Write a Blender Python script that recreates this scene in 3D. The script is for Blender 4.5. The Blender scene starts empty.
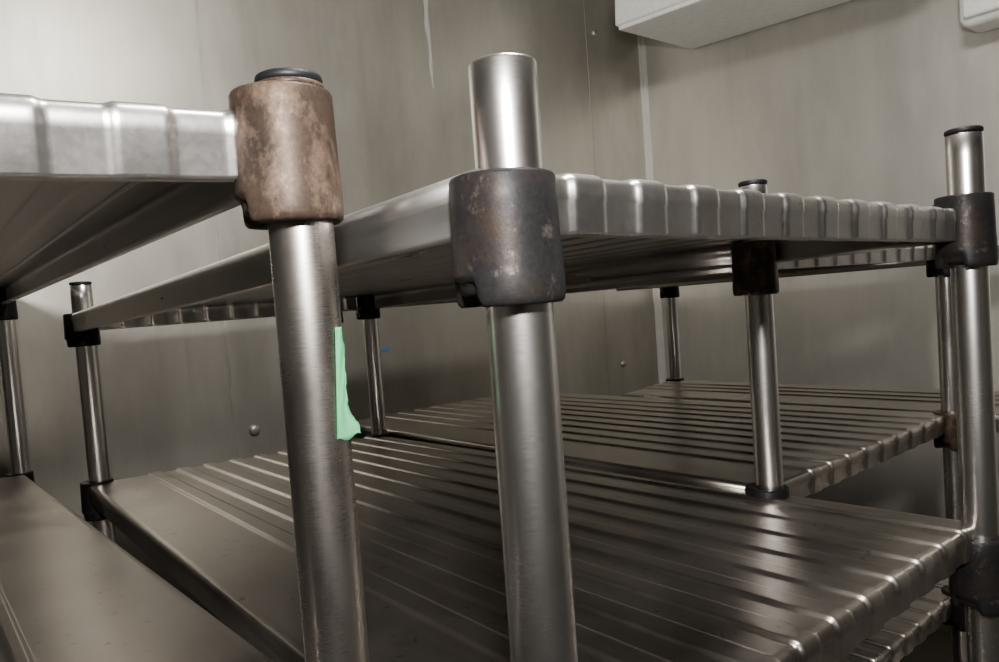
import bpy, bmesh, math, random
from mathutils import Vector, Matrix
random.seed(4)
ZO=1.30
COL=bpy.context.collection
# ---------------------------------------------------------------- materials
def new_mat(name):
    m=bpy.data.materials.new(name); m.use_nodes=True
    nt=m.node_tree; b=nt.nodes['Principled BSDF']
    return m,nt,b
def noise(nt,scale,vec=(1,1,1),detail=4,rough=.6,loc=(0,0,0)):
    tc=nt.nodes.new('ShaderNodeTexCoord'); mp=nt.nodes.new('ShaderNodeMapping')
    mp.inputs['Scale'].default_value=vec; mp.inputs['Location'].default_value=loc
    n=nt.nodes.new('ShaderNodeTexNoise'); n.inputs['Scale'].default_value=scale
    n.inputs['Detail'].default_value=detail; n.inputs['Roughness'].default_value=rough
    nt.links.new(tc.outputs['Object'],mp.inputs['Vector']); nt.links.new(mp.outputs[0],n.inputs['Vector'])
    return n
def ramp(nt,src,stops):
    r=nt.nodes.new('ShaderNodeValToRGB'); el=r.color_ramp.elements
    while len(el)<len(stops): el.new(.5)
    for e,(p,c) in zip(el,stops):
        e.position=p; e.color=(c,c,c,1) if not isinstance(c,tuple) else (*c,1)
    nt.links.new(src,r.inputs[0]); return r
def mix(nt,a,b,fac,mode='MIX'):
    m=nt.nodes.new('ShaderNodeMix'); m.data_type='RGBA'; m.blend_type=mode
    if isinstance(fac,float): m.inputs[0].default_value=fac
    else: nt.links.new(fac,m.inputs[0])
    for s,i in ((a,6),(b,7)):
        if isinstance(s,tuple): m.inputs[i].default_value=(*s,1)
        else: nt.links.new(s,m.inputs[i])
    return m.outputs[2]
def metal(name,c1,c2,r1,r2,brush=(1,1,1),bscale=60,metallic=1.0,blotch=6,bump=.05,bvec=(1,1,1),bc=.93,specks=None,stains=None):
    m,nt,b=new_mat(name)
    nb=noise(nt,bscale,brush,3,.7); nl=noise(nt,blotch,bvec,5,.65,(3,1,2))
    col=ramp(nt,nl.outputs[0],[(.3,c1),(.7,c2)])
    bl=ramp(nt,nb.outputs[0],[(.3,bc),(.7,1.0)])
    c=mix(nt,col.outputs[0],bl.outputs[0],1.0,'MULTIPLY')
    if specks:
        ns=noise(nt,specks,(1,1,1),2,.5,(7,3,1)); sp=ramp(nt,ns.outputs[0],[(.67,1.0),(.75,.65)])
        c=mix(nt,c,sp.outputs[0],1.0,'MULTIPLY')
    if stains:
        ns=noise(nt,stains,(1.6,1.6,.6),5,.65,(2,8,4)); sp=ramp(nt,ns.outputs[0],[(.36,.88),(.55,1.0),(.72,1.05)])
        c=mix(nt,c,sp.outputs[0],1.0,'MULTIPLY')
    nt.links.new(c,b.inputs['Base Color'])
    mx=nt.nodes.new('ShaderNodeMath'); mx.operation='ADD'
    r_a=nt.nodes.new('ShaderNodeMapRange'); r_a.inputs[1].default_value=.3; r_a.inputs[2].default_value=.7
    r_a.inputs[3].default_value=r1; r_a.inputs[4].default_value=r2; nt.links.new(nl.outputs[0],r_a.inputs[0])
    r_b=nt.nodes.new('ShaderNodeMapRange'); r_b.inputs[1].default_value=.3; r_b.inputs[2].default_value=.7
    r_b.inputs[3].default_value=-.015; r_b.inputs[4].default_value=.015; nt.links.new(nb.outputs[0],r_b.inputs[0])
    nt.links.new(r_a.outputs[0],mx.inputs[0]); nt.links.new(r_b.outputs[0],mx.inputs[1])
    nt.links.new(mx.outputs[0],b.inputs['Roughness'])
    b.inputs['Metallic'].default_value=metallic
    if bump:
        bp=nt.nodes.new('ShaderNodeBump'); bp.inputs['Strength'].default_value=bump; bp.inputs['Distance'].default_value=.0003
        nt.links.new(nb.outputs[0],bp.inputs['Height']); nt.links.new(bp.outputs[0],b.inputs['Normal'])
    return m
M_post=metal('post_stainless',(.56,.535,.51),(.65,.625,.60),.23,.29,(1,1,22),120,1,7,0,(1,1,.4),.92)
M_postw=metal('post_stainless_worn',(.38,.34,.31),(.60,.56,.52),.24,.33,(1,1,22),120,1,12,0,(1,1,.3),.91)
M_shelf=metal('shelf_stainless',(.52,.50,.48),(.62,.60,.58),.27,.36,(6,.25,6),30,1,4,.02)
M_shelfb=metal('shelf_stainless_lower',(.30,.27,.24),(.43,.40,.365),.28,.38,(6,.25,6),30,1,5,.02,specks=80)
M_wall=metal('wall_galvanised',(.38,.355,.31),(.51,.49,.445),.34,.46,(2.5,2.5,.12),9,.80,1.6,0,(1,1,.4),.95,stains=3)
M_wallr=metal('wall_galvanised_side',(.45,.43,.39),(.55,.53,.49),.40,.5,(2.5,2.5,.12),9,.68,1.6,0,(1,1,.4),.95,stains=2.5)
M_walld=metal('wall_darkened_metal',(.17,.16,.145),(.24,.23,.21),.45,.55,(2.5,2.5,.12),9,.6,1.6,0,(1,1,.3),.94)  # for the unseen walls, darkened to cut ambient light
M_seam=metal('seam_metal',(.32,.30,.27),(.42,.40,.37),.4,.5,(1,1,1),20,.8)
M_trim=metal('corner_trim_metal',(.60,.59,.56),(.68,.67,.64),.4,.5,(1,1,1),20,.5)
def collar_mat(name,base,worn,rust,k=.56,wsc=45,spec=.06):
    m,nt,b=new_mat(name)
    n1=noise(nt,wsc,(1,1,.7),7,.72); n2=noise(nt,22,(1,1,1),5,.6,(5,5,5)); n3=noise(nt,300,(1,1,1),3,.7)
    f1=ramp(nt,n1.outputs[0],[(k-.02,0.0),(k+.2,1.0)]); f2=ramp(nt,n2.outputs[0],[(.48,0.0),(.66,1.0)])
    c=mix(nt,base,rust,f2.outputs[0]); c=mix(nt,c,worn,f1.outputs[0])
    g=ramp(nt,n3.outputs[0],[(.3,.75),(.7,1.1)]); c=mix(nt,c,g.outputs[0],1.0,'MULTIPLY')
    nt.links.new(c,b.inputs['Base Color']); b.inputs['Metallic'].default_value=.4
    b.inputs['Specular IOR Level'].default_value=spec
    rr=ramp(nt,n1.outputs[0],[(.35,.5),(.7,.38)]); nt.links.new(rr.outputs[0],b.inputs['Roughness'])
    bp=nt.nodes.new('ShaderNodeBump'); bp.inputs['Strength'].default_value=.2; bp.inputs['Distance'].default_value=.0005
    nt.links.new(n3.outputs[0],bp.inputs['Height']); nt.links.new(bp.outputs[0],b.inputs['Normal'])
    return m
M_col=collar_mat('collar_cast_grey',(.0105,.010,.0105),(.085,.070,.062),(.017,.0125,.0105),.59,60)
M_colb=collar_mat('collar_cast_bronze',(.034,.0235,.0175),(.125,.085,.062),(.018,.014,.0115),.51,38,.08)
def plain(name,c,r=.5,met=0.0):
    m,nt,b=new_mat(name)
    n=noise(nt,40,(1,1,1),3); rp=ramp(nt,n.outputs[0],[(.3,tuple(x*.88 for x in c)),(.7,c)])
    nt.links.new(rp.outputs[0],b.inputs['Base Color']); b.inputs['Roughness'].default_value=r; b.inputs['Metallic'].default_value=met
    return m
M_black=plain('black_plastic',(.004,.004,.005),.5); M_black.node_tree.nodes['Principled BSDF'].inputs['Specular IOR Level'].default_value=.2
M_tape=plain('green_tape',(.024,.18,.068),.7)
M_white=plain('white_painted_metal',(.78,.78,.74),.45)
M_floor=plain('floor_tile',(.09,.08,.07),.6)
M_ceil=plain('ceiling_panel',(.50,.49,.46),.55)
M_blue=plain('blue_tape',(.04,.14,.30),.5)
M_drip=plain('dried_drip',(.46,.45,.42),.6,.4)
# ---------------------------------------------------------------- helpers
def obj(name,verts,faces,mat,parent=None,smooth=True,loc=None):
    me=bpy.data.meshes.new(name); me.from_pydata(verts,[],faces); me.update()
    bm=bmesh.new(); bm.from_mesh(me); bmesh.ops.recalc_face_normals(bm,faces=bm.faces); bm.to_mesh(me); bm.free()
    for p in me.polygons: p.use_smooth=smooth
    me.materials.append(mat); o=bpy.data.objects.new(name,me); COL.objects.link(o)
    if loc is not None: o.location=loc
    if parent: o.parent=parent
    return o
def empty(name):
    e=bpy.data.objects.new(name,None); COL.objects.link(e); return e
def box(name,a,b,mat,parent=None,bev=0,seg=2):
    bm=bmesh.new(); bmesh.ops.create_cube(bm,size=1)
    c=[(a[i]+b[i])/2 for i in range(3)]
    for v in bm.verts:
        for i in range(3): v.co[i]*=(b[i]-a[i])
    if bev: bmesh.ops.bevel(bm,geom=bm.edges[:],offset=bev,segments=seg,profile=.5,affect='EDGES')
    me=bpy.data.meshes.new(name); bm.to_mesh(me); bm.free(); me.materials.append(mat)
    o=bpy.data.objects.new(name,me); COL.objects.link(o); o.location=c
    if parent: o.parent=parent
    return o
def lathe(name,prof,mat,loc,parent,n=64,rfun=None,zfun=None):
    vs=[];fs=[]
    for k,(r,z) in enumerate(prof):
        for i in range(n):
            t=2*math.pi*i/n
            rr=r+(rfun(t,k) if rfun else 0); zz=z+(zfun(t,k) if zfun else 0)
            vs.append((rr*math.cos(t),rr*math.sin(t),zz))
    for k in range(len(prof)-1):
        for i in range(n):
            j=(i+1)%n; fs.append((k*n+i,k*n+j,(k+1)*n+j,(k+1)*n+i))
    o=obj(name,vs,fs,mat,parent,True,loc); return o
RP=.019
def post(name,x,y,ztop,parent,mat=M_post,cap='plain'):
    """tube from levelling foot to the finished top"""
    zt=ztop+ZO
    prof=[(0.0001,0.0),(.022,0.0),(.024,.003),(.022,.012),(.012,.016),(.012,.03),(.0185,.032),(RP,.034),(RP,.2),(RP,.6),(RP,1.0),(RP,zt-.03)]
    if cap=='plain': prof+=[(RP,zt-.0025),(RP-.0006,zt-.0012),(RP-.002,zt-.0004),(RP-.0035,zt),(.008,zt+.0004),(.0001,zt+.0005)]
    else: prof+=[(RP,zt-.006),(RP-.0005,zt-.0055),(RP-.001,zt-.005),(.0001,zt-.005)]
    o=lathe(name,prof,mat,(x,y,0),parent)
    if cap=='black':
        lathe(name+'_cap',[(RP-.002,-.004),(RP+.0002,-.004),(RP+.0006,-.0015),(RP,.0005),(RP-.002,.0015),(RP-.004,.001),(RP-.006,-.0005),(.0001,-.001)],M_black,(x,y,zt),parent)
    return o
def collar(name,x,y,z1,z0,parent,mat=M_col,notch=math.radians(160),R=.0300):
    H=z1-z0
    prof=[(RP-.0055,H-.003),(RP+.001,H-.001),(R-.0035,H),(R-.0015,H-.0008),(R-.0006,H-.0025),(R-.0004,H*.75),(R,H*.5),(R+.0006,H*.25),(R+.0008,.016),(R+.0008,.008),(R+.0006,.004),(R,.0015),(R-.0015,0.0),(RP+.001,0.0),(RP-.0055,.003)]
    def near(t,c,w):
        dlt=abs((t-c+math.pi)%(2*math.pi)-math.pi); return max(0,min(1,(w-dlt)/.2))
    def rf(t,k):
        f=near(t,notch,.6)
        if 9<=k<=12: return -.0035*f
        return 0
    def zf(t,k):
        f=near(t,notch,.6)
        if 9<=k<=13: return .006*f
        return 0
    # sleeve is eccentric: thicker on the outboard side
    o=lathe(name,prof,mat,(x-.0050,y+.0012,z0+ZO),parent,96,rf,zf)
    return o
def sstep(a,b,x):
    t=max(0,min(1,(x-a)/(b-a))); return t*t*(3-2*t)
PER=.062
def ribh(x,W,b0,b1):
    if x<b0 or x>W-b1: return 0
    ph=((x-b0)/PER)%1
    return sstep(.0,.085,ph)*(1-sstep(.48,.565,ph))
def shelf(name,C,parent,mat,H=.036,b0=.035,b1=.03,rh=.0028,nu=330,nv=8,fo=.0038,el=0,er=0):
    """C: corners (x,y,ztop) order: front-left, front-right, back-left, back-right. ribs run front to back"""
    r=.010
    C=[Vector((c[0],c[1],c[2]+ZO)) for c in C]
    ux=(C[1]-C[0]).normalized()
    C[0]-=ux*el; C[2]-=ux*el; C[1]+=ux*er; C[3]+=ux*er
    W=(C[1]-C[0]).length; L=(C[2]-C[0]).length
    def base(u,v):
        u=r/W+(1-2*r/W)*u; v=r/L+(1-2*r/L)*v
        return C[0]*(1-u)*(1-v)+C[1]*u*(1-v)+C[2]*(1-u)*v+C[3]*u*v
    vs=[];fs=[]
    for j in range(nv+1):
        for i in range(nu+1):
            u=i/nu; p=base(u,j/nv).copy(); p.z+=rh*ribh(u*W,W,b0,b1)
            vs.append(tuple(p))
    for j in range(nv):
        for i in range(nu):
            a=j*(nu+1)+i; fs.append((a,a+1,a+nu+2,a+nu+1))
    loop=[(i,0) for i in range(nu+1)]+[(nu,j) for j in range(1,nv+1)]+[(i,nv) for i in range(nu-1,-1,-1)]+[(0,j) for j in range(nv-1,0,-1)]
    rings=[(.005,-.0004,1,.2),(.008,-.002,.8,.6),(.0096,-.0045,.5,.95),(.010,-.008,.2,1),(.010,-.015,.1,1),(.0090,-.0163,.0,1),(.0088,-(H-.002),.0,.9),(.0075,-H,.0,.7),(-.003,-H,0,.5),(-.004,-H+.004,0,.5)]
    ux=(C[1]-C[0]).normalized(); uy=(C[2]-C[0]).normalized()
    prev=[j*(nu+1)+i for i,j in loop]
    for (o,dz,kr,kc) in rings:
        cur=[]
        for (i,j) in loop:
            n=Vector((0,0,0))
            if i==0: n-=ux
            if i==nu: n+=ux
            if j==0: n-=uy
            if j==nv: n+=uy
            p=base(i/nu,j/nv)+n*o
            h=ribh(i/nu*W,W,b0,b1)
            p.z+=dz+rh*h*kr
            if j==0: p-=uy*(fo*h*kc)
            if j==nv: p+=uy*(fo*h*kc)
            cur.append(len(vs)); vs.append(tuple(p))
        m=len(loop)
        for k in range(m):
            q=(k+1)%m; fs.append((prev[k],prev[q],cur[q],cur[k]))
        prev=cur
    o=obj(name,vs,fs,mat,parent,True)
    md=o.modifiers.new('sheet','SOLIDIFY'); md.thickness=.0014; md.offset=-1
    return o
# ---------------------------------------------------------------- units
def unit(P,tops,shelves,caps,posts=(0,1,2,3),pmats=None,collmats=None,cz=None,smats=None,notch=None,b0=.035,b1low=.03,b0low=.11,el=0,er=0,H=.036,fo=.0036,rhu=.0018):
    """P: four xy; tops: post top heights; shelves: list of 4 corner z; """
    e=empty('shelving_unit')
    names=['post_front_near','post_front_far','post_back_near','post_back_far']
    for i in posts:
        post(names[i],P[i][0],P[i][1],tops[i],e,(pmats or {}).get(i,M_post),caps[i])
    for s,zz in enumerate(shelves):
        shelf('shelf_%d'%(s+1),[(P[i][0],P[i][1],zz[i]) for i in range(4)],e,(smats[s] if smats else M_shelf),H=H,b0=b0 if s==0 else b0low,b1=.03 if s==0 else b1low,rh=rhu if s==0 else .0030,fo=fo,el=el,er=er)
        for i in posts:
            z1,z0=(cz or {}).get((s,i),(zz[i]+.004,zz[i]-.070))
            collar('collar_%d_%d'%(s+1,i+1),P[i][0],P[i][1],z1,z0,e,(collmats or {}).get((s,i),M_col),(notch or {}).get(i,math.radians(165)))
    return e
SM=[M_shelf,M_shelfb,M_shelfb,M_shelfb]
# main unit
P1=[(.2650,.3063),(.9550,.3063),(.272,1.615),(.905,1.62)]
u1=unit(P1,[.1285,.153,.088,.07],[[.0710,.0620,.028,.03],[-.300,-.303,-.306,-.325],[-.67,-.68,-.69,-.69],[-1.08,-1.09,-1.1,-1.1]],
     ['plain','black','black','plain'],cz={(0,0):(.0663,-.0045),(0,1):(.0785,-.004),(0,2):(.029,-.036),(0,3):(.03,-.03),(1,1):(-.318,-.403)},smats=SM,el=.024,b0=.059)
# unit behind, to the right
P3=[(.930,.560),(1.615,.560),(.930,1.87),(1.60,1.87)]
u3=unit(P3,[.135,.12,.08,.08],[[.048,.048,.03,.03],[-.298,-.298,-.32,-.32],[-.665,-.665,-.69,-.69],[-1.08,-1.08,-1.1,-1.1]],
     ['black','black','plain','plain'],smats=SM,collmats={(0,0):M_colb,(1,1):M_colb})
# add-on unit against the right wall: its inner side hooks onto the neighbour, so it only has outer posts
P4=[(1.65,.25),(1.97,.25),(1.65,1.46),(1.91,1.46)]
u4=unit(P4,[.12,.12,.08,.08],[[.045,.045,.03,.03],[-.298,-.298,-.315,-.305],[-.67,-.67,-.69,-.69],[-1.08,-1.08,-1.1,-1.1]],
     ['black','black','plain','plain'],posts=(1,3),smats=SM)
# left unit
P2=[(-.498,.41),(.1874,.4098),(-.498,2.085),(.1874,2.085)]
u2=unit(P2,[.12,.1375,.10,.10],[[.092,.1180,.100,.107],[-.25,-.25,-.34,-.34],[-.66,-.66,-.70,-.70],[-1.08,-1.08,-1.1,-1.1]],
     ['black','black','plain','plain'],cz={(0,1):(.1285,.052),(0,3):(.103,.031)},
     pmats={1:M_postw},collmats={(0,1):M_colb},smats=SM,b1low=.13,er=.006,H=.039,fo=.0022,rhu=.0014)
# worn ring under black cap on the near post of the left unit
lathe('post_top_ring',[(RP-.001,0),(RP+.0012,0),(RP+.0012,.003),(RP-.001,.003)],M_colb,(P2[1][0],P2[1][1],.1300+ZO),u2)
# ---------------------------------------------------------------- green tape
F0=Vector((.632,.775,0)); R0=Vector((.775,-.632,0))
ax=Vector((P2[1][0],P2[1][1],0))
vs=[];fs=[];NR=36;NC=8
rnd=[random.uniform(-1,1) for _ in range(NR+1)]
for a in range(NR+1):
    t=a/NR; z=-.0105-.0665*t+ZO
    ang=math.radians(28+16*t)
    dirv=R0*math.cos(ang)-F0*math.sin(ang)
    basep=ax+dirv*(RP+.0006)
    w=.0034+.0046*t+.0058*sstep(.72,.96,t)+.0004*rnd[a]
    for c in range(NC+1):
        s=c/NC
        off=R0*(w*s)+F0*(.003*s*(1-t)+.0014*math.sin(s*6+t*9)*s)
        zz=z+(.007*s*max(0,t-.55))+(.0012*math.sin(s*8+1) if a==NR else 0)
        p=basep+off
        vs.append((p.x,p.y,zz))
for a in range(NR):
    for c in range(NC):
        k=a*(NC+1)+c; fs.append((k,k+1,k+NC+2,k+NC+1))
tp=obj('green_tape_strip',vs,fs,M_tape,None,True)
md=tp.modifiers.new('t','SOLIDIFY'); md.thickness=.0003
# ---------------------------------------------------------------- room
X0,X1,Y0,Y1,ZC=-1.5,2.77,-1.6,2.2,2.72
wb=box('wall_back',(X0-.1,Y1,0),(X1+.1,Y1+.1,ZC),M_wall)
wr=box('wall_right',(X1,Y0-.1,0),(X1+.1,Y1,ZC),M_wallr)
box('wall_left',(X0-.1,Y0-.1,0),(X0,Y1,ZC),M_walld)
box('wall_front',(X0,Y0-.1,0),(X1,Y0,ZC),M_walld)
box('floor',(X0-.1,Y0-.1,-.1),(X1+.1,Y1+.1,0),M_floor)
box('ceiling',(X0-.1,Y0-.1,ZC),(X1+.1,Y1+.1,ZC+.1),M_ceil)
for k,x in enumerate((-.35,.74,2.40)):
    box('trim_%d'%(k+1),(x-.0042,Y1-.0015,0),(x+.0042,Y1,ZC),M_seam)
box('trim_4',(X1-.026,Y1-.006,0),(X1-.002,Y1,ZC),M_trim,None,.001)
box('trim_5',(X1-.006,Y1-.026,0),(X1,Y1-.006,ZC),M_trim,None,.001)
for k,y in enumerate((.1,-.9)):
    box('trim_%d'%(k+6),(X1-.0015,y-.003,0),(X1,y+.003,ZC),M_seam)
def rivet(x,y,z,r=.012):
    o=lathe('wall_bolt',[(r,0),(r,.004),(r*.8,.008),(r*.4,.010),(.0001,.0105)],M_seam,(x,y,z),None,20)
    o.rotation_euler=(math.radians(90),0,0); return o
rivet(.80,Y1,ZO-.35,.017); rivet(2.50,Y1,ZO-.34,.014); rivet(2.45,Y1,ZO+1.13,.014)
# dried drip run and a scrap of blue tape on the back wall
vs=[];fs=[]
for a in range(33):
    t=a/32; z=ZO+1.14-.36*t; xx=1.555+.008*t+.002*math.sin(t*13); w_=.009+.004*math.sin(t*9+1)**2-.006*t
    vs+=[(xx-w_,Y1-.0006,z),(xx+w_,Y1-.0006,z)]
for a in range(32): k=2*a; fs.append((k,k+1,k+3,k+2))
obj('wall_drip_stain',vs,fs,M_drip)
obj('blue_tape_scrap',[(1.26,Y1-.001,ZO-.155),(1.290,Y1-.001,ZO-.160),(1.30,Y1-.001,ZO-.150),(1.28,Y1-.001,ZO-.147),(1.262,Y1-.001,ZO-.146)],[(0,1,2,3,4)],M_blue,None,False)
# evaporator (cooling unit) hung from ceiling beside right wall
ev=empty('evaporator_unit')
box('casing',(-.25,-1.1,.015),(.25,0,.30),M_white,ev,.012,3)
box('drain_pan',(-.24,-1.09,0),(.24,-.012,.02),M_white,ev,.006,2)
box('hanger_1',(-.06,-.80,.28),(-.02,-.76,.42),M_seam,ev)
box('hanger_2',(-.06,-.25,.28),(-.02,-.21,.40),M_seam,ev)
ev.location=(2.518,1.93,1.02+ZO); ev.rotation_euler=(math.radians(3),0,0)
eb=empty('electrical_box')
box('housing',(2.62,.42,.735+ZO),(2.77,.845,.93+ZO),M_white,eb,.03,5)
box('lid',(2.60,.44,.755+ZO),(2.63,.825,.915+ZO),M_white,eb,.01,3)
# added ceiling fill for bounced flash, with a made-up fixture out of view
cl=empty('bounce_fill')
box('housing',(.35,.0,ZC-.06),(.95,.6,ZC),M_white,cl,.01,2)
def area(name,loc,target,size,energy,color=(1,1,1)):
    l=bpy.data.lights.new(name,'AREA'); l.shape='DISK'; l.size=size; l.energy=energy; l.color=color
    o=bpy.data.objects.new(name,l); COL.objects.link(o); o.location=loc
    o.rotation_euler=(Vector(target)-Vector(loc)).to_track_quat('-Z','Y').to_euler(); return o
la=area('bounce_fill_light',(.65,.3,ZC-.07),(1.0,.9,1.0),.55,90,(1,.965,.91))  # added fill light, stands in for flash bounced off the ceiling
# camera flash
area('flash_light',(-.05,-.13,ZO+.24),(1.3,1.25,ZO+.15),.08,36,(1,.97,.93))
# ---------------------------------------------------------------- world & camera
w=bpy.data.worlds.new('world'); bpy.context.scene.world=w; w.use_nodes=True
w.node_tree.nodes['Background'].inputs[0].default_value=(.05,.05,.05,1)
f,ya,pi_,ro=726.731,.8871,.0458,.0722
F=Vector((math.cos(ya)*math.cos(pi_),math.sin(ya)*math.cos(pi_),-math.sin(pi_)))
Rr=Vector((math.sin(ya),-math.cos(ya),0)); Uu=Rr.cross(F)
R=Rr*math.cos(ro)-Uu*math.sin(ro); U=Uu*math.cos(ro)+Rr*math.sin(ro)
cd=bpy.data.cameras.new('camera'); cd.sensor_width=36; cd.lens=f/999*36; cd.clip_start=.02
co=bpy.data.objects.new('camera',cd); COL.objects.link(co)
M=Matrix(((R.x,U.x,-F.x,0),(R.y,U.y,-F.y,0),(R.z,U.z,-F.z,ZO),(0,0,0,1)))
co.matrix_world=M
bpy.context.scene.camera=co
